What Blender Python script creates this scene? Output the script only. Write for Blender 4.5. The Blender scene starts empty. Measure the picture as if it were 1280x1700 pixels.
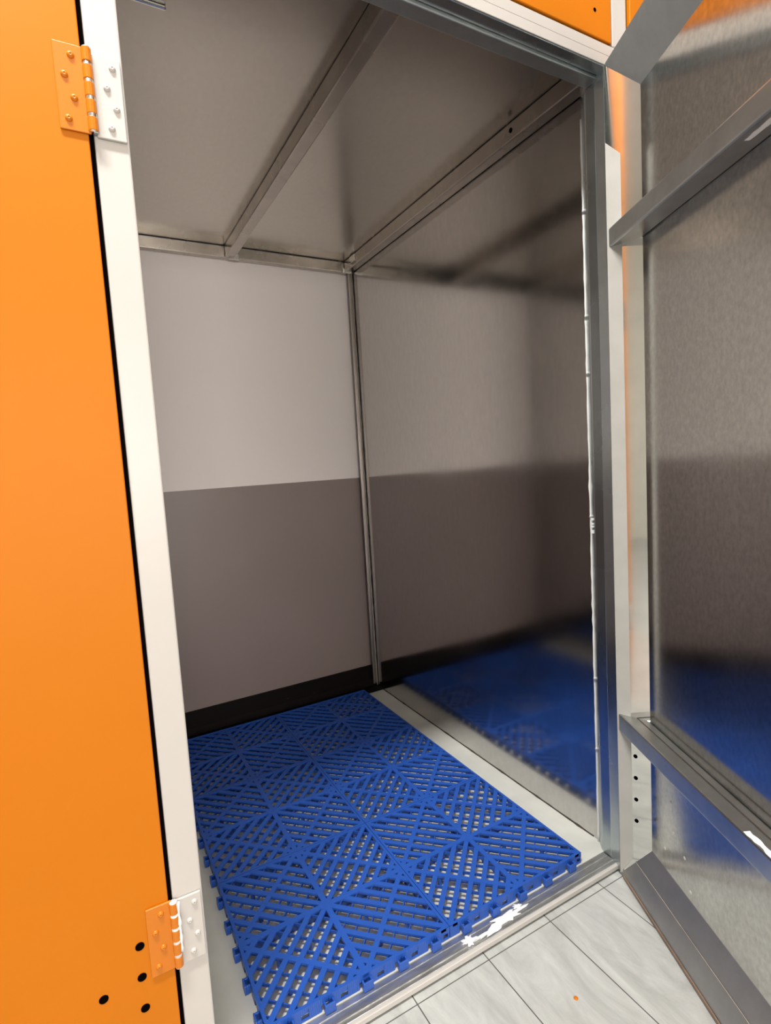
import bpy, bmesh, math, random
from mathutils import Vector, Matrix
S = bpy.context.scene
C = S.collection
R = math.radians
random.seed(7)

# ------------------------------------------------------------------ camera, world, lights, exposure
cam = bpy.data.objects.new('camera', bpy.data.cameras.new('camera')); C.objects.link(cam)
rt = Vector((0.87295, -0.48428, -0.05866))
# orthonormal rows measured from the picture (right, down, forward)
def rodr(r):
    t = math.sqrt(sum(a*a for a in r)); k = Vector(r)/t
    return Matrix.Rotation(t, 3, k)
B0 = Matrix(((1, 0, 0), (0, 0, -1), (0, 1, 0)))
RM = rodr((0.0751, -0.5029, -0.0814)) @ B0
right, down, fwd = Vector(RM[0]), Vector(RM[1]), Vector(RM[2])
M = Matrix.Identity(4)
for i in range(3):
    M[i][0] = right[i]; M[i][1] = -down[i]; M[i][2] = -fwd[i]
M.translation = Vector((-0.1412, -0.6755, 0.7445))
cam.matrix_world = M
cam.data.sensor_fit = 'VERTICAL'; cam.data.sensor_height = 24.0
cam.data.lens = 903.56/1700*24.0
cam.data.clip_start = 0.01
S.camera = cam
S.view_settings.view_transform = 'Standard'; S.view_settings.look = 'None'
S.view_settings.exposure = 0.0; S.view_settings.gamma = 1.0
S.view_settings.use_curve_mapping = False

w = bpy.data.worlds.new('world'); S.world = w; w.use_nodes = True
w.node_tree.nodes['Background'].inputs[0].default_value = (1.0, 0.96, 0.92, 1)
w.node_tree.nodes['Background'].inputs[1].default_value = 0.25

def area(name, loc, sx, sy, power, col=(1, 1, 1), target=None):
    l = bpy.data.lights.new(name, 'AREA'); l.shape = 'RECTANGLE'; l.size = sx; l.size_y = sy
    l.energy = power; l.color = col
    o = bpy.data.objects.new(name, l); C.objects.link(o); o.location = loc
    if target:
        o.rotation_euler = (Vector(target)-Vector(loc)).to_track_quat('-Z', 'Y').to_euler()
    return o
area('lamp_near', (-0.42, -0.56, 2.55), 0.7, 0.14, 74, (1.0, 0.97, 0.93))
area('fill_room', (-0.5, -2.0, 2.55), 1.2, 0.5, 8, (1.0, 0.94, 0.88))  # weak overhead fill, added to soften the room light
area('fill_low', (-0.3, -4.9, 0.95), 2.4, 1.3, 116, (1.0, 0.93, 0.87), (0.2, 0.9, 0.8))  # fill added at the far end of the room to brighten the back wall

# ------------------------------------------------------------------ materials
def new_mat(name):
    m = bpy.data.materials.new(name); m.use_nodes = True
    nt = m.node_tree; b = nt.nodes['Principled BSDF']
    return m, nt, b
def nd(nt, t, **k):
    n = nt.nodes.new(t)
    for a, v in k.items():
        if a in n.inputs: n.inputs[a].default_value = v
        else: setattr(n, a, v)
    return n
def coords(nt, scale=(1, 1, 1)):
    tc = nd(nt, 'ShaderNodeTexCoord'); mp = nd(nt, 'ShaderNodeMapping')
    mp.inputs['Scale'].default_value = scale
    nt.links.new(tc.outputs['Object'], mp.inputs['Vector'])
    return mp.outputs['Vector']
def ramp(nt, fac, a, b, ca, cb):
    r = nd(nt, 'ShaderNodeValToRGB')
    r.color_ramp.elements[0].position = a; r.color_ramp.elements[1].position = b
    r.color_ramp.elements[0].color = (*ca, 1); r.color_ramp.elements[1].color = (*cb, 1)
    nt.links.new(fac, r.inputs['Fac']); return r.outputs['Color']
def paint(name, col, rough=0.35, var=0.06, bump=0.0, scale=8, spec=0.5):
    m, nt, b = new_mat(name)
    n = nd(nt, 'ShaderNodeTexNoise', Scale=scale, Detail=5.0)
    nt.links.new(coords(nt), n.inputs['Vector'])
    lo = tuple(c*(1-var) for c in col); hi = tuple(min(1, c*(1+var)) for c in col)
    nt.links.new(ramp(nt, n.outputs['Fac'], .3, .7, lo, hi), b.inputs['Base Color'])
    b.inputs['Roughness'].default_value = rough
    b.inputs['Specular IOR Level'].default_value = spec
    if bump:
        n2 = nd(nt, 'ShaderNodeTexNoise', Scale=60.0, Detail=3.0)
        nt.links.new(coords(nt), n2.inputs['Vector'])
        bp = nd(nt, 'ShaderNodeBump', Strength=bump, Distance=0.002)
        nt.links.new(n2.outputs['Fac'], bp.inputs['Height']); nt.links.new(bp.outputs['Normal'], b.inputs['Normal'])
    return m
def metal(name, col, rough=0.2, rvar=0.08, wave=0.0, wscale=2.0, spangle=0.0, sscale=(60, 60, 60), dist=0.01):
    m, nt, b = new_mat(name)
    b.inputs['Metallic'].default_value = 1.0
    n = nd(nt, 'ShaderNodeTexNoise', Scale=1.0, Detail=6.0, Roughness=0.65)
    nt.links.new(coords(nt, sscale), n.inputs['Vector'])
    k = 1-spangle
    nt.links.new(ramp(nt, n.outputs['Fac'], .3, .7, tuple(c*k for c in col), tuple(min(1, c*(2-k)) for c in col)), b.inputs['Base Color'])
    n3 = nd(nt, 'ShaderNodeTexNoise', Scale=5.0, Detail=4.0)
    nt.links.new(coords(nt), n3.inputs['Vector'])
    mr = nd(nt, 'ShaderNodeMapRange'); mr.inputs['From Min'].default_value = .3; mr.inputs['From Max'].default_value = .7
    mr.inputs['To Min'].default_value = rough-rvar/2; mr.inputs['To Max'].default_value = rough+rvar/2
    nt.links.new(n3.outputs['Fac'], mr.inputs['Value']); nt.links.new(mr.outputs['Result'], b.inputs['Roughness'])
    if wave:
        n2 = nd(nt, 'ShaderNodeTexNoise', Scale=wscale, Detail=1.0)
        nt.links.new(coords(nt), n2.inputs['Vector'])
        bp = nd(nt, 'ShaderNodeBump', Strength=wave, Distance=dist)
        nt.links.new(n2.outputs['Fac'], bp.inputs['Height']); nt.links.new(bp.outputs['Normal'], b.inputs['Normal'])
    return m
M_orange = paint('orange_powder_coat', (0.58, 0.170, 0.002), 0.45, 0.02, 0.06, spec=0.2)
M_orange2 = paint('orange_hinge_paint', (0.61, 0.178, 0.004), 0.28, 0.03)
M_white = paint('white_gloss_paint', (0.56, 0.535, 0.505), 0.35, 0.02, 0.08)
M_side = metal('galvanised_side_sheet', (0.60, 0.585, 0.57), 0.13, 0.05, 0.25, 2.2, 0.05, (90, 90, 40), 0.012)
M_ceil = metal('galvanised_ceiling_sheet', (0.64, 0.605, 0.555), 0.23, 0.06, 0.12, 2.0, 0.04, (120, 60, 60), 0.01)
M_door = metal('galvanised_door_sheet', (0.60, 0.59, 0.565), 0.16, 0.08, 0.12, 2.5, 0.16, (160, 160, 110), 0.01)
M_tube = metal('galvanised_tube', (0.49, 0.54, 0.56), 0.28, 0.1, 0.0, 2, 0.08, (20, 20, 20))
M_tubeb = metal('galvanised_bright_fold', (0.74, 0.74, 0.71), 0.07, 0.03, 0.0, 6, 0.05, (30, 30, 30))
M_sill = metal('worn_sill_metal', (0.62, 0.63, 0.62), 0.42, 0.15, 0.1, 30, 0.25, (25, 160, 60))
M_edge = paint('white_reflection_paint', (0.50, 0.49, 0.455), 0.3, 0.06, 0, 20)  # mirrored white of the post, put into a plain colour
M_rail = metal('warm_ceiling_rail_metal', (0.50, 0.46, 0.42), 0.26, 0.1, 0.0, 2, 0.1, (20, 20, 20))
M_bar = metal('teal_grey_bar_metal', (0.54, 0.57, 0.57), 0.36, 0.12, 0.0, 6, 0.10, (25, 25, 25))
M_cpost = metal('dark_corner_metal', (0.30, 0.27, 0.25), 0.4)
M_rust = paint('brown_cut_edge', (0.22, 0.15, 0.11), 0.5, 0.2, 0, 30)
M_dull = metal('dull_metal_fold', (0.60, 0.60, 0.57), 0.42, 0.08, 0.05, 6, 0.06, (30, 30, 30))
M_seal = paint('white_sealant', (0.78, 0.78, 0.76), 0.5, 0.04)
M_sealg = paint('grey_sealant', (0.35, 0.31, 0.28), 0.5, 0.2, 0, 30)
M_seald = paint('dark_joint', (0.05, 0.04, 0.035), 0.6, 0.3, 0, 40)
M_black = paint('black_void', (0.003, 0.002, 0.002), 0.8, 0.1, spec=0.0)
M_wallw = paint('white_wall_paint', (0.90, 0.83, 0.79), 0.55, 0.015, 0.05, 3)
M_wallg = paint('grey_wall_paint', (0.26, 0.205, 0.19), 0.38, 0.05, 0.05, 3)
M_rivet = metal('rivet_metal', (0.8, 0.78, 0.75), 0.25)
M_roomc = paint('room_ceiling_paint', (0.75, 0.73, 0.70), 0.8, 0.02)
M_roomw = paint('room_wall_paint', (0.66, 0.66, 0.60), 0.8, 0.03)
M_pwhite = paint('spilled_white_paint', (0.85, 0.86, 0.88), 0.4, 0.02)

# grey baseboard: black gloss with worn specks
M_base, nt, b = new_mat('black_baseboard')
n = nd(nt, 'ShaderNodeTexNoise', Scale=1.0, Detail=8.0, Roughness=0.75)
nt.links.new(coords(nt, (14, 14, 60)), n.inputs['Vector'])
nt.links.new(ramp(nt, n.outputs['Fac'], .66, .74, (0.008, 0.006, 0.006), (0.16, 0.13, 0.11)), b.inputs['Base Color'])
b.inputs['Roughness'].default_value = 0.5; b.inputs['Specular IOR Level'].default_value = 0.08

# blue plastic with fine grooves that run along each slat
M_blue, nt, b = new_mat('blue_plastic')
b.inputs['Base Color'].default_value = (0.020, 0.095, 0.45, 1); b.inputs['Roughness'].default_value = 0.36
tc = nd(nt, 'ShaderNodeTexCoord'); sp = nd(nt, 'ShaderNodeSeparateXYZ'); nt.links.new(tc.outputs['Object'], sp.inputs[0])
ax = nd(nt, 'ShaderNodeMath', operation='ABSOLUTE'); ay = nd(nt, 'ShaderNodeMath', operation='ABSOLUTE')
nt.links.new(sp.outputs['X'], ax.inputs[0]); nt.links.new(sp.outputs['Y'], ay.inputs[0])
sb = nd(nt, 'ShaderNodeMath', operation='SUBTRACT'); nt.links.new(ax.outputs[0], sb.inputs[0]); nt.links.new(ay.outputs[0], sb.inputs[1])
ml = nd(nt, 'ShaderNodeMath', operation='MULTIPLY'); ml.inputs[1].default_value = 2*math.pi/0.003; nt.links.new(sb.outputs[0], ml.inputs[0])
sn = nd(nt, 'ShaderNodeMath', operation='SINE'); nt.links.new(ml.outputs[0], sn.inputs[0])
bp = nd(nt, 'ShaderNodeBump', Strength=0.25, Distance=0.0005); nt.links.new(sn.outputs[0], bp.inputs['Height'])
nt.links.new(bp.outputs['Normal'], b.inputs['Normal'])

# pale locker floor sheet
M_lfloor = paint('pale_floor_sheet', (0.60, 0.61, 0.57), 0.42, 0.12, 0.05, 9)

# wood-look floor tiles
M_floor, nt, b = new_mat('grey_wood_look_tile')
co = coords(nt)
sp = nd(nt, 'ShaderNodeSeparateXYZ'); nt.links.new(co, sp.inputs[0])
def lines(sock, off, period, half):
    a = nd(nt, 'ShaderNodeMath', operation='SUBTRACT'); a.inputs[1].default_value = off; nt.links.new(sock, a.inputs[0])
    p = nd(nt, 'ShaderNodeMath', operation='PINGPONG'); p.inputs[1].default_value = period/2; nt.links.new(a.outputs[0], p.inputs[0])
    l = nd(nt, 'ShaderNodeMath', operation='LESS_THAN'); l.inputs[1].default_value = half; nt.links.new(p.outputs[0], l.inputs[0])
    return l.outputs[0]
lx = lines(sp.outputs['X'], 0.204, 0.1308, 0.0009); ly = lines(sp.outputs['Y'], -0.0525, 0.80, 0.0008)
mx = nd(nt, 'ShaderNodeMath', operation='MAXIMUM'); nt.links.new(lx, mx.inputs[0]); nt.links.new(ly, mx.inputs[1])
n = nd(nt, 'ShaderNodeTexNoise', Scale=1.0, Detail=7.0, Roughness=0.7, Distortion=0.8)
nt.links.new(coords(nt, (26, 7, 10)), n.inputs['Vector'])
colr = ramp(nt, n.outputs['Fac'], .28, .72, (0.36, 0.372, 0.36), (0.57, 0.59, 0.575))
mixc = nd(nt, 'ShaderNodeMix', data_type='RGBA')
nt.links.new(mx.outputs[0], mixc.inputs[0]); nt.links.new(colr, mixc.inputs[6]); mixc.inputs[7].default_value = (0.10, 0.095, 0.09, 1)
nt.links.new(mixc.outputs[2], b.inputs['Base Color']); b.inputs['Roughness'].default_value = 0.45

# ------------------------------------------------------------------ mesh helpers
class MB:
    def __init__(s): s.bm = bmesh.new()
    def prism(s, poly, z0, z1, to=None):
        """poly: list of (x, y) counter-clockwise; to: function (x, y, z) -> Vector"""
        f = to or (lambda x, y, z: Vector((x, y, z)))
        a = sum(poly[i][0]*poly[(i+1) % len(poly)][1]-poly[(i+1) % len(poly)][0]*poly[i][1] for i in range(len(poly)))
        if a < 0: poly = poly[::-1]
        lo = [s.bm.verts.new(f(x, y, z0)) for x, y in poly]; hi = [s.bm.verts.new(f(x, y, z1)) for x, y in poly]
        s.bm.faces.new(lo[::-1]); s.bm.faces.new(hi)
        k = len(poly)
        for i in range(k): s.bm.faces.new((lo[i], lo[(i+1) % k], hi[(i+1) % k], hi[i]))
        return s
    def box(s, x0, x1, y0, y1, z0, z1, to=None):
        return s.prism([(x0, y0), (x1, y0), (x1, y1), (x0, y1)], z0, z1, to)
    def sweep(s, pts, rad, n=8, cap=True, squash=None):
        rings = []
        for i, p in enumerate(pts):
            p = Vector(p); a = Vector(pts[max(i-1, 0)]); c = Vector(pts[min(i+1, len(pts)-1)])
            t = (c-a).normalized(); u = t.cross(Vector((0.3, 0.9, 0.2))).normalized(); v = t.cross(u)
            r = rad[i] if isinstance(rad, (list, tuple)) else rad
            rings.append([s.bm.verts.new(p+(u*math.cos(2*math.pi*k/n)+v*math.sin(2*math.pi*k/n))*r) for k in range(n)])
        for i in range(len(rings)-1):
            for k in range(n): s.bm.faces.new((rings[i][k], rings[i][(k+1) % n], rings[i+1][(k+1) % n], rings[i+1][k]))
        if cap: s.bm.faces.new(rings[0][::-1]); s.bm.faces.new(rings[-1])
        return s
    def dome(s, c, nrm, r, h, n=14, hole=True):
        nrm = Vector(nrm).normalized(); u = nrm.orthogonal().normalized(); v = nrm.cross(u); c = Vector(c)
        prof = [(r, 0), (r*.95, h*.35), (r*.75, h*.7), (r*.45, h*.95)]
        prof += [(r*.22, h), (r*.2, h*.55)] if hole else [(r*.1, h*1.05)]
        rings = [[s.bm.verts.new(c+nrm*b_+(u*math.cos(2*math.pi*k/n)+v*math.sin(2*math.pi*k/n))*a) for k in range(n)] for a, b_ in prof]
        for i in range(len(rings)-1):
            for k in range(n): s.bm.faces.new((rings[i][k], rings[i][(k+1) % n], rings[i+1][(k+1) % n], rings[i+1][k]))
        s.bm.faces.new(rings[-1])
        return s
    def build(s, name, mat, parent=None, bevel=0.0, smooth=False, seg=2):
        bmesh.ops.recalc_face_normals(s.bm, faces=s.bm.faces)
        me = bpy.data.meshes.new(name); s.bm.to_mesh(me); s.bm.free()
        me.materials.append(mat)
        if smooth:
            for p in me.polygons: p.use_smooth = True
        o = bpy.data.objects.new(name, me); C.objects.link(o)
        if parent: o.parent = parent
        if bevel:
            b_ = o.modifiers.new('bevel', 'BEVEL'); b_.width = bevel; b_.segments = seg; b_.limit_method = 'ANGLE'
            b_.harden_normals = False
        return o
def tag(o, label=None, cat=None, group=None, kind=None):
    if label: o['label'] = label
    if cat: o['category'] = cat
    if group: o['group'] = group
    if kind: o['kind'] = kind
    return o
def thing(name, label, cat, loc=(0, 0, 0), group=None):
    o = bpy.data.objects.new(name, None); C.objects.link(o); o.location = loc; o.empty_display_size = 0.05
    return tag(o, label, cat, group)
def rel(root):
    l = Vector(root.location)
    return lambda x, y, z: Vector((x, y, z))-l

# ------------------------------------------------------------------ key dimensions (metres)
ZF = -0.032                 # tiled floor outside
ZI = -0.0205                # floor sheet inside the locker
WX, LX = 0.674, -0.104      # right and left sheet walls
BY = 0.966                  # back wall
ZR, ZC = 1.352, 1.386       # underside of ceiling rails, ceiling sheet
DADO = 0.6965; BASE = 0.0504
FY = -0.05

# ------------------------------------------------------------------ the room
tag(MB().box(-3.4, 3.4, -5.2, BY+.02, ZF-.05, ZF).build('floor', M_floor), kind='structure')
tag(MB().box(-3.4, 3.4, -5.2, BY+.02, 2.75, 2.80).build('ceiling', M_roomc), kind='structure')
bw = MB().box(-3.4, 3.4, BY, BY+.1, DADO, 2.75).build('wall_back', M_wallw); tag(bw, kind='structure')
tag(MB().box(-3.4, 3.4, BY, BY+.1, ZF, DADO).build('trim_1', M_wallg), kind='structure')
tag(MB().prism([(BY-.0005, BASE), (BY-.007, BASE), (BY-.0085, .002), (BY-.022, -.014), (.9055, -.0175), (.9055, ZF+.0005), (BY-.0005, ZF+.0005)], -3.4, 3.4, lambda a, b_, c_: Vector((c_, a, b_))).build('baseboard_back', M_base), kind='structure')
tag(MB().box(-3.4, 3.4, -5.3, -5.2, ZF, 2.75).build('wall_front', M_roomw), kind='structure')
tag(MB().box(-3.5, -3.4, -5.2, BY, ZF, 2.75).build('wall_left', M_roomw), kind='structure')
tag(MB().box(3.4, 3.5, -5.2, BY, ZF, 2.75).build('wall_right', M_roomw), kind='structure')

# ------------------------------------------------------------------ the open locker
L = thing('storage_locker', 'open galvanised steel locker with grey metal inside and blue mat on its floor', 'locker', (0.3, 0, ZF))
T = rel(L)
MB().box(LX, WX+.001, -.002, .905, ZF+.0005, ZI, T).build('floor_sheet', M_lfloor, L)
# side sheets as fine grids with a slight buckle
def sheet(name, x, th, y0, y1, z0, z1, mat, amp, sign):
    m = MB(); NY, NZ = 40, 60
    g = [[None]*(NZ+1) for _ in range(NY+1)]
    for i in range(NY+1):
        for j in range(NZ+1):
            fy, fz = i/NY, j/NZ
            edge = math.sin(math.pi*fy)**.8*math.sin(math.pi*fz)**.6
            dx = amp*edge*(math.sin(5.1*fy+1.3*fz+.4)+.6*math.sin(3.3*fz*2+2.0*fy+1.1))
            g[i][j] = m.bm.verts.new(T(x+sign*dx, y0+(y1-y0)*fy, z0+(z1-z0)*fz))
    for i in range(NY):
        for j in range(NZ): m.bm.faces.new((g[i][j], g[i+1][j], g[i+1][j+1], g[i][j+1]))
    o = m.build(name, mat, L, smooth=True)
    return o
sheet('side_sheet', WX+.001, .0012, .022, BY-.010, ZI+.0005, ZC-.002, M_side, .0013, -1)
sheet('side_sheet', LX-.001, .0012, .0, BY-.010, ZI+.0005, ZC-.002, M_side, .0013, 1)
MB().box(LX+.0005, WX+.001, -.0285, BY-.001, ZC, ZC+.0015, T).build('ceiling_sheet', M_ceil, L)
# rails under the ceiling
MB().box(.272, .300, -.0035, BY-.024, ZR, ZC-.0005, T).build('ceiling_rail', M_rail, L, bevel=.003)
MB().box(.648, WX-.0005, -.0035, BY-.024, ZR, ZC-.0005, T).build('ceiling_rail', M_rail, L, bevel=.003)
MB().box(LX+.0005, LX+.026, .026, BY-.024, ZR, ZC-.0005, T).build('ceiling_rail', M_rail, L, bevel=.003)
MB().box(LX+.001, WX-.0005, BY-.022, BY-.0005, ZR, ZC-.0005, T).build('back_rail', M_rail, L, bevel=.003)
MB().box(.659, WX-.001, BY-.024, BY-.0125, -.010, ZR-.0005, T).build('corner_post', M_cpost, L, bevel=.002)
# small gusset plates where the rails meet
MB().box(.282, .312, BY-.028, BY-.0225, ZR-.004, ZR+.012, T).build('rail_bracket', M_tubeb, L, bevel=.001)
MB().box(.640, .670, BY-.030, BY-.0245, ZR-.004, ZR+.010, T).build('rail_bracket', M_tubeb, L, bevel=.001)
MB().box(.6455, .6478, .865, .9, ZR+.012, ZR+.030, T).build('rail_bracket', M_tubeb, L, bevel=.0005)
# bolt hole in the right rail
m = MB(); m.dome(T(.6475, .169, ZR+.018), (-1, 0, 0), .0045, .0012, hole=False); m.build('bolt_hole', M_black, L)
m = MB(); m.box(-.085, .020, .160, .166, ZC-.005, ZC-.0002, T); m.build('ceiling_strap', M_tubeb, L, bevel=.002)
# posts: white painted front, bare metal behind
MB().box(-.0995, -.0685, -.044, -.004, ZF, 1.384, T).build('left_post_tube', M_tube, L, bevel=.002)
m = MB().box(-.1000, -.0680, -.050, -.0435, ZF, 1.384, T); m.build('left_post_front', M_white, L, bevel=.0018)
m = MB().prism([(.674, .0225), (.6585, .002), (.6565, -.020), (.664, -.0435), (.700, -.0435), (.700, .0225)], ZF, 1.384, T)
m.build('right_post_tube', M_tube, L, bevel=.003)
m = MB().box(.6655, .701, -.050, -.0440, 1.350, 1.3845, T); m.build('right_post_front', M_white, L, bevel=.0018)
# top beam: two stacked tubes with white faces and stepped bare underside
MB().box(-.068, .657, -.0494, -.0285, 1.3510, 1.3845, T).build('top_beam_tube', M_tube, L, bevel=.0015)
MB().box(-.068, .657, -.0283, -.0040, 1.3455, 1.3845, T).build('top_beam_step', M_bar, L, bevel=.0015)
MB().box(-.068, .665, -.0512, -.0498, 1.3515, 1.3665, T).build('top_beam_front', M_white, L, bevel=.0005)
MB().box(-.068, .665, -.0508, -.0498, 1.3672, 1.383, T).build('top_beam_front', M_white, L, bevel=.0005)
# sill
MB().box(-.068, .656, -.034, -.003, ZF, -.0205, T).build('sill_channel', M_sill, L, bevel=.0015)
MB().box(-.068, .654, -.0265, -.0245, -.0207, -.0190, T).build('sill_ridge', M_sill, L)
MB().box(-.068, .654, -.0125, -.0105, -.0207, -.0195, T).build('sill_ridge', M_sill, L)
MB().box(-.068, .652, -.041, -.0345, -.0275, -.0190, T).build('sill_front', M_white, L, bevel=.0012)
# sealant beads
def bead(name, x, y, z0, z1, r, mat, wob, gaps=0):
    pts, rad = [], []; n_ = 90
    for i in range(n_+1):
        z = z0+(z1-z0)*i/n_
        pts.append(T(x+random.uniform(-wob, wob), y+random.uniform(-wob, wob), z)); rad.append(r*random.uniform(.75, 1.25))
    return MB().sweep(pts, rad, 7).build(name, mat, L, smooth=True)
bead('sealant_bead', .6725, .0215, ZI, 1.315, .0021, M_seal, .0005)
bead('sealant_bead', .6715, BY-.0255, ZI+.003, ZR, .0018, M_sealg, .0006)
for z in (1.16, .98, .88, .62, .31, .17):
    MB().sweep([T(.6705, .020, z), T(.6690, .0185, z+.004)], [.0028, .0012], 7).build('sealant_blob', M_seal, L, smooth=True)
pts = [T(WX+.0002, y, ZI+.0005+random.uniform(0, .0006)) for y in [BY-.03-i*.9/70 for i in range(71)]]
MB().sweep(pts, [.0009*random.uniform(.7, 1.4)*(1.7 if i % 9 == 4 else 1) for i in range(71)], 6).build('floor_joint', M_seald, L, smooth=True)
# stamped marks on the post
for k, (dz, hh) in enumerate([(0, .006), (.011, .003), (.016, .003), (.024, .004)]):
    y_ = .008
    x_ = .6615
    MB().box(x_-.0022, x_, y_-.0025, y_+.0025, .592+dz, .592+dz+hh, T).build('ink_mark', M_pwhite, L)
# white paint spilled on the sill
def blot(name, pts, z, h, parent, tf, mat=M_pwhite, n_=26, rag=.35):
    m = MB()
    for (cx, cy, rx, ry, a) in pts:
        pl = []
        for k in range(n_):
            t = 2*math.pi*k/n_; q = 1+random.uniform(-rag, rag*.5)
            x, y = rx*q*math.cos(t), ry*q*math.sin(t)
            pl.append((cx+x*math.cos(a)-y*math.sin(a), cy+x*math.sin(a)+y*math.cos(a)))
        m.prism(pl, z, z+h, tf); h += .00025
    return m.build(name, mat, parent)
blot('paint_spill', [(.400, -.0185, .042, .0085, .02), (.375, -.0235, .03, .006, .1), (.431, -.012, .008, .006, 0), (.322, -.021, .013, .008, 0), (.35, -.026, .02, .003, 0)], -.0190, .0006, L, T, rag=.5)

# ------------------------------------------------------------------ the open door (a part of the locker)
HA = R(26.0)
H = Vector((.647, -.048, 0)); dd = Vector((-math.sin(HA), -math.cos(HA), 0)); nn = Vector((-math.cos(HA), math.sin(HA), 0))
def D(d, n, z): return H+dd*d+nn*n+Vector((0, 0, z))-Vector(L.location)     # d along the leaf, n towards the inside face
Z0, Z1, DW = -.0285, 1.353, .715
th = R(44.1); LL = .0550
d1, n1 = LL*math.cos(th), -LL*math.sin(th)
zi0, zi1 = .040, 1.298
def quadstrip(name, corners, mat, back=.004, sub=1):
    m = MB(); vs = [m.bm.verts.new(D(*c)) for c in corners]; m.bm.faces.new(vs)
    o = m.build(name, mat, None); return o
# leaf skin: outer orange face and inner sheet
leaf = MB().box(d1-.004, DW-.045, n1-.003, n1, zi0-.006, zi1+.006, D).build('door_leaf', M_door, L)
m = MB().box(.002, DW, n1-.010, n1-.0035, Z0, Z1, D); m.build('door_outer_skin', M_orange, leaf)
def folded(name, quad, mat, dth=.0012):
    m = MB(); lo = [m.bm.verts.new(D(*c)) for c in quad]; hi = [m.bm.verts.new(D(c[0], c[1]-dth-.0005, c[2])) for c in quad]
    m.bm.faces.new(lo); m.bm.faces.new(hi[::-1])
    for i in range(4): m.bm.faces.new((lo[i], lo[(i+1) % 4], hi[(i+1) % 4], hi[i]))
    return m.build(name, mat, leaf)
e = DW; de = DW-d1
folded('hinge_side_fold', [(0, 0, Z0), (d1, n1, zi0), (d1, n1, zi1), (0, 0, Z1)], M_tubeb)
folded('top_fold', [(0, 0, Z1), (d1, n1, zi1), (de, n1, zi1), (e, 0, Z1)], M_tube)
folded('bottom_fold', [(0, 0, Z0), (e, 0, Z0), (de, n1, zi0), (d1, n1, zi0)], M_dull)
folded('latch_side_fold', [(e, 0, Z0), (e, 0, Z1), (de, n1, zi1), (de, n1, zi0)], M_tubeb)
folded('painted_reflection', [(.0003, .0006, Z0+.001), (d1*.42, n1*.42+.0006, zi0*.3), (d1*.42, n1*.42+.0006, 1.21), (.0003, .0006, 1.235)], M_edge)  # pale strip painted in place of the white post's reflection
# rounded return lip facing the interior along the hinge edge
m = MB(); A = (.6555, -.0215); Bp = (.6462, -.0475)
lip = []
for k in range(9):
    t = k/8*math.pi/2; lip.append((math.cos(t), math.sin(t)))
pts = []
def lipv(s_, z): return Vector((A[0]+(Bp[0]-A[0])*s_, A[1]+(Bp[1]-A[1])*s_, z))-Vector(L.location)
prof = [(1, Z0), (1, Z1)]+[(.45-.45*math.sin(k/8*math.pi/2), Z1-.014+.014*math.cos(k/8*math.pi/2)) for k in range(9)]+[(0, Z0)]
f1 = [m.bm.verts.new(lipv(s_, z)) for s_, z in prof]; f2 = [m.bm.verts.new(lipv(s_, z)+Vector((.0012, -.0004, 0))) for s_, z in prof]
m.bm.faces.new(f1); m.bm.faces.new(f2[::-1])
for i in range(len(prof)): m.bm.faces.new((f1[i], f1[(i+1) % len(prof)], f2[(i+1) % len(prof)], f2[i]))
m.build('hinge_edge_lip', M_tube, leaf)
m = MB(); m.box(d1*.5, DW-d1*.5, n1*.5+.0004, n1*.5+.0012, Z0+(zi0-Z0)*.5, Z0+(zi0-Z0)*.5+.0009, D); m.build('fold_line', M_sealg, leaf)
m = MB(); m.box(.012, DW, -.0008, .0012, Z0-.0008, Z0+.0035, D); m.build('cut_edge', M_rust, leaf)
# stiffener bars
for zb, zt in ((1.072, 1.102), (.244, .276)):
    m = MB().box(.0005, DW-.004, n1+.0005, -.001, zb, zt, D); m.build('stiffener_bar', M_bar, leaf, bevel=.003)
    MB().box(.002, DW-.01, -.0012, .0006, (zb+zt)/2+.002, (zb+zt)/2+.0045, D).build('bar_groove', M_seald, leaf) if False else None
    m = MB(); m.dome(D(-.0005, -.004, zb+.012), -dd, .003, .003, hole=False); m.build('bar_rivet', M_rivet, leaf)
m = MB().box(.004, DW-.02, n1+.014, n1+.0155, .2760, .2768, D); m.build('bar_seam', M_seald, leaf)
def smear(name, d0, d1_, n_, z, hw):
    m = MB(); k = 14; top = []; bot = []
    for i in range(k+1):
        t = i/k; top.append((d0+(d1_-d0)*t, hw*(.6+random.uniform(0, .6)))); bot.append((d0+(d1_-d0)*t, -hw*(.6+random.uniform(0, .6))))
    return top, bot, k
def smear_face(d0, d1_, n_, z, hw):          # on the room-side face of a bar
    top, bot, k = smear('', d0, d1_, n_, z, hw); pl = top+bot[::-1]
    m = MB(); m.prism(pl, n_, n_+.0006, lambda a, b_, c_: D(a, c_, z+b_)); return m.build('paint_smear', M_pwhite, leaf)
def smear_top(d0, d1_, n_, z, hw):
    top, bot, k = smear('', d0, d1_, n_, z, hw); pl = top+bot[::-1]
    m = MB(); m.prism(pl, z, z+.0006, lambda a, b_, c_: D(a, n_+b_, c_)); return m.build('paint_smear', M_pwhite, leaf)
smear_top(.300, .40, -.016, 1.0712, .004)
smear_top(.315, .40, -.006, .2762, .004)
for dz in (.205, .165, .125, .085):
    t = .55
    m = MB(); m.dome(D(d1*t, n1*t+.0008, dz), (nn*math.cos(th)+dd*math.sin(th)), .0035, .0006, hole=False); m.build('screw_hole', M_black, leaf)
for (q, zz) in ((.10, .17), (.105, .12), (.135, .10), (.06, .21), (.08, .075), (.15, .055)):
    m = MB(); m.dome(D(q, n1, zz), nn, .0028, .0008, n=9, hole=False); m.build('adhesive_speck', M_roomw, leaf)

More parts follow.
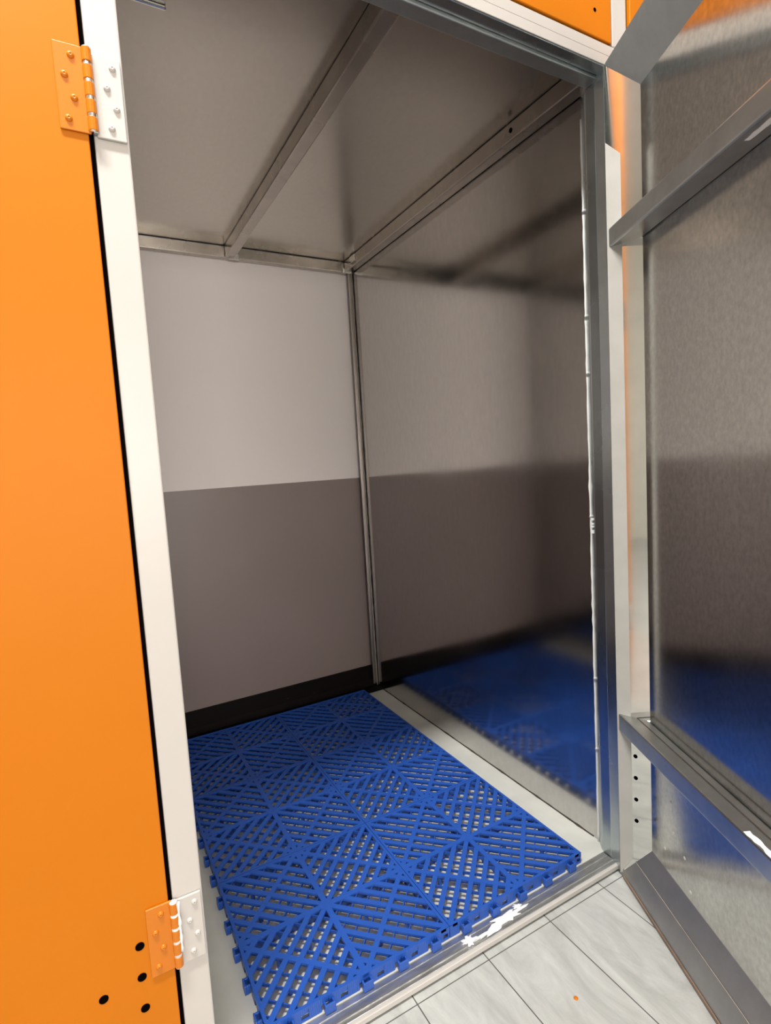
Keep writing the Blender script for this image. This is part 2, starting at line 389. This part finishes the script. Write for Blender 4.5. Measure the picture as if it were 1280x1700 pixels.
# ------------------------------------------------------------------ closed lockers around it
def orange_door(name_root, label, x0, x1, z0, z1, holes, loc):
    t = thing(name_root, label, 'locker', loc)
    tf = rel(t)
    MB().box(x0+.004, x1-.004, -.030, BY-.03, z0+.004, z1-.004, tf).build('cabinet_body', M_black, t)
    dr = MB()
    if not holes:
        dr.box(x0, x1, -.052, -.036, z0, z1, tf)
        o = dr.build('door', M_orange, t, bevel=.0012)
    else:
        o = dr.box(x0, x1, -.052, -.036, z0, z1, tf).build('door', M_orange, t, bevel=.0012)
        for hx, hz, r in holes:
            m = MB(); k = 20
            m.prism([(hx+r*math.cos(2*math.pi*i/k), hz+r*math.sin(2*math.pi*i/k)) for i in range(k)], -.0524, -.0519, lambda a, b_, c_: tf(a, c_, b_))
            m.build('bolt_hole', M_black, o)
    return t, o, tf
NL, NLd, NT = orange_door('storage_locker', 'closed locker with tall orange door, four bolt holes and two hinges on the white post', -.80, -.1045, -.026, 1.383,
    [(-.137, .235, .0047), (-.138, .199, .0047), (-.176, .194, .0047), (-.138, .162, .0047)], (-.45, 0, ZF))
UT, UTd, UF = orange_door('storage_locker', 'upper locker with orange door directly above the open one', -.064, .6615, 1.3865, 2.11,
    [(.624, 1.425, .003), (.45, 1.6, .0035)], (.3, 0, 1.386))
orange_door('storage_locker', 'upper locker whose orange door shows behind the top corner of the open metal door', .708, 1.4, 1.3865, 2.11, [], (1.05, 0, 1.386))
orange_door('storage_locker', 'upper locker with orange door above the closed locker with bolt holes', -.80, -.104, 1.3865, 2.11, [], (-.45, 0, 1.386))
orange_door('storage_locker', 'locker with orange door behind the swung open metal door', .705, 1.4, -.026, 1.383, [], (1.05, 0, ZF))
MB().box(.6655, .701, -.050, -.0310, 1.3848, 2.11, UF).build('white_post', M_white, UT, bevel=.0018)
MB().box(-.1000, -.0680, -.050, -.0310, 1.3848, 2.11, UF).build('white_post', M_white, UT, bevel=.0018)
MB().box(-.1068, -.1003, -.047, -.036, ZF, 1.382, NT).build('gap_shade_strip', M_black, NL)  # black strip added in the open gap, standing in for its shade
# hinges between the left orange door and the white post
def hinge(zb, zt, painty):
    kx = -.1000
    hg = MB().box(-.1285, kx-.002, -.0545, -.0522, zb, zt, NT).build('hinge', M_orange2, NL, bevel=.0007)
    wl = MB().box(kx+.003, -.0705, -.0535, -.0505, zb-.001, zt-.003, NT).build('white_leaf', M_white, hg, bevel=.0007)
    wl['label'] = 'white painted hinge leaf on the post'
    h_ = (zt-zb)/5
    for k in range(5):
        mat = M_orange2
        MB().sweep([NT(kx, -.0560, zb+h_*k+.0016), NT(kx, -.0560, zb+h_*(k+1)-.0016)], .0046, 14).build('knuckle', mat, hg, bevel=.0005)
    pn = MB().sweep([NT(kx, -.0560, zb+.001), NT(kx, -.0560, zt-.001)], .0041, 12).build('pin', M_rivet if not painty else M_pwhite, hg, smooth=True)
    H4 = zt-zb
    for fx, fz in ((-.1135, .87), (-.1205, .63), (-.1140, .38), (-.1205, .13)):
        m = MB(); m.dome(NT(fx, -.0544, zb+H4*fz), (0, -1, 0), .0034, .0026); m.build('rivet', M_orange2, hg, smooth=True)
    for fx, fz in ((-.0780, .84), (-.0845, .59), (-.0775, .36), (-.0835, .12)):
        m = MB(); m.dome(NT(fx, -.0534, zb+H4*fz), (0, -1, 0), .0034, .0026); m.build('rivet', M_white, hg, smooth=True)
    if painty:
        pl = []
        pts = [NT(kx+.0045, -.0580, zb+H4*(.25+.72*i/14)) for i in range(15)]
        MB().sweep(pts, [.0022*random.uniform(.5, 1.3) for _ in pts], 7).build('paint_drip', M_pwhite, hg, smooth=True)
hinge(1.079, 1.158, False)
hinge(.194, .274, True)

# ------------------------------------------------------------------ blue interlocking mat tiles
U = .15
def clip(poly, a, b_, c_):        # keep a*x+b*y <= c
    out = []
    for i in range(len(poly)):
        p, q = poly[i], poly[(i+1) % len(poly)]
        fp, fq = a*p[0]+b_*p[1]-c_, a*q[0]+b_*q[1]-c_
        if fp <= 0: out.append(p)
        if fp*fq < 0:
            t = fp/(fp-fq); out.append((p[0]+(q[0]-p[0])*t, p[1]+(q[1]-p[1])*t))
    return out
def strip(px, py, dx, dy, hw, lim=U-.0004):
    l = math.hypot(dx, dy); dx, dy = dx/l, dy/l; nx, ny = -dy, dx; K = .5
    pl = [(px-dx*K+nx*hw, py-dy*K+ny*hw), (px-dx*K-nx*hw, py-dy*K-ny*hw), (px+dx*K-nx*hw, py+dy*K-ny*hw), (px+dx*K+nx*hw, py+dy*K+ny*hw)]
    for a, b_, c_ in ((-1, 0, 0), (0, -1, 0), (1, 0, lim), (0, 1, lim)): pl = clip(pl, a, b_, c_) if pl else pl
    return pl
ZT = 0.0; ZS = -.0042; ZB = -.0200
def make_tile():
    t = thing('mat_tile', 'blue plastic grid mat tile', 'mat tile', (0, 0, 0))
    g = MB(); r_ = MB()
    q = U/5
    for sx in (1, -1):
        for sy in (1, -1):
            f = lambda x, y, z, sx=sx, sy=sy: Vector((sx*x, sy*y, z))
            for k in range(-4, 5):
                off = k*q
                pl = strip(off if off > 0 else 0, -off if off < 0 else 0, 1, 1, .0043)
                if len(pl) > 2: g.prism(pl, ZS, ZT-.0002, f)
                pl = strip(off if off > 0 else 0, -off if off < 0 else 0, 1, 1, .0010)
                if len(pl) > 2: r_.prism(pl, -.0085, ZS, f)
            pl = strip(U, 0, -1, 1, .0043)
            g.prism(pl, ZS, ZT, f)
            for k in range(1, 10):           # thin webs crossing below the slats
                s_ = k*U*2/10
                pl = strip(s_/1, 0, -1, 1, .0009) if s_ < .29 else []
                if len(pl) > 2: r_.prism(pl, -.0095, ZS, f)
    # axis ribs, border
    g.box(-U+.0004, U-.0004, -.0048, .0048, ZS, ZT+.0002); g.box(-.0048, .0048, -U+.0004, U-.0004, ZS, ZT+.0001)
    g.box(-U+.0005, U-.0005, -U+.0005, -U+.0052, ZS, ZT+.0003); g.box(-U+.0005, U-.0005, U-.0052, U-.0005, ZS, ZT+.0003)
    g.box(-U+.0005, -U+.0052, -U+.0005, U-.0005, ZS, ZT+.0004); g.box(U-.0052, U-.0005, -U+.0005, U-.0005, ZS, ZT+.0004)
    k = 16; g.prism([(.012*math.cos(2*math.pi*i/k), .012*math.sin(2*math.pi*i/k)) for i in range(k)], ZS, ZT+.0004)
    for a in (-1, 1):
        for b_ in (-1, 1):
            g.prism([(a*(U-.0005), b_*(U-.0005)), (a*(U-.016), b_*(U-.0005)), (a*(U-.0005), b_*(U-.016))], ZS, ZT+.0005)
    g.build('slat_grid', M_blue, t)
    r_.box(-U+.001, U-.001, -.001, .001, ZB, ZS); r_.box(-.001, .001, -U+.001, U-.001, ZB, ZS)
    # side walls with openings
    n_ = 10; s = 2*(U-.001)/n_
    for i in range(n_):
        a = -U+.001+i*s
        for sg in (-1, 1):
            e0, e1 = sg*(U-.0005), sg*(U-.003)
            r_.box(a, a+s*.62, min(e0, e1), max(e0, e1), ZB, ZS); r_.box(a+s*.62, a+s, min(e0, e1), max(e0, e1), -.0095, ZS); r_.box(a+s*.62, a+s, min(e0, e1), max(e0, e1), ZB+.0005, ZB+.0035) if i % 2 else None
            r_.box(min(e0, e1), max(e0, e1), a, a+s*.62, ZB, ZS); r_.box(min(e0, e1), max(e0, e1), a+s*.62, a+s, -.0095, ZS)
    for px in (-.1, -.05, 0, .05, .1):
        for py in (-.1, -.05, 0, .05, .1):
            r_.prism([(px+.004*math.cos(math.pi*i/4), py+.004*math.sin(math.pi*i/4)) for i in range(8)], ZB, ZS)
    r_.build('underside_ribs', M_blue, t)
    return t
def tab(t, x, y, ax_):      # clip loop that sticks out of a free edge
    m = MB(); w_ = .008; o_ = .0055
    if ax_ == 'y':
        s_ = -1
        m.box(x-w_, x-w_+.003, y-o_, y+.0004, ZB+.0004, -.0065); m.box(x+w_-.003, x+w_, y-o_, y+.0004, ZB+.0004, -.0065)
        m.box(x-w_, x+w_, y-o_-.0025, y-o_, ZB+.0004, -.0060)
    else:
        m.box(x-o_, x+.0004, y-w_, y-w_+.003, ZB+.0004, -.0065); m.box(x-o_, x+.0004, y+w_-.003, y+w_, ZB+.0004, -.0065)
        m.box(x-o_-.0025, x-o_, y-w_, y+w_, ZB+.0004, -.0060)
    return m.build('connector_loop', M_blue, t, bevel=.0006)
proto = make_tile(); kids = list(proto.children)
names = {(0, 0): 'blue grid mat tile at the front left, beside the white post', (1, 0): 'blue grid mat tile at the front right corner by the door sill',
         (0, 1): 'blue grid mat tile in the middle row, left side', (1, 1): 'blue grid mat tile in the middle row beside the metal side wall',
         (0, 2): 'blue grid mat tile at the back left, against the black baseboard', (1, 2): 'blue grid mat tile in the far right corner by the back wall'}
for (i, j), lab in names.items():
    if (i, j) == (0, 0): t = proto
    else:
        t = proto.copy(); C.objects.link(t)
        for k_ in kids:
            c_ = k_.copy(); C.objects.link(c_); c_.parent = t
    t.location = (U+i*2*U, U+j*2*U, 0); t['label'] = lab; t['group'] = 'blue interlocking mat tiles'
    if j == 0:
        for x in (-.12, -.06, 0, .06, .12): tab(t, x, -U, 'y')
    if i == 0:
        for y in (-.12, -.06, 0, .06, .12): tab(t, -U, y, 'x')

# ------------------------------------------------------------------ crumbs on the floor
m = MB(); m.dome((.400, -.165, ZF), (0, 0, 1), .0035, .0015, n=8, hole=False)
tag(m.build('paint_chip', M_orange2), 'tiny orange paint chip on the grey floor tiles', 'paint chip')
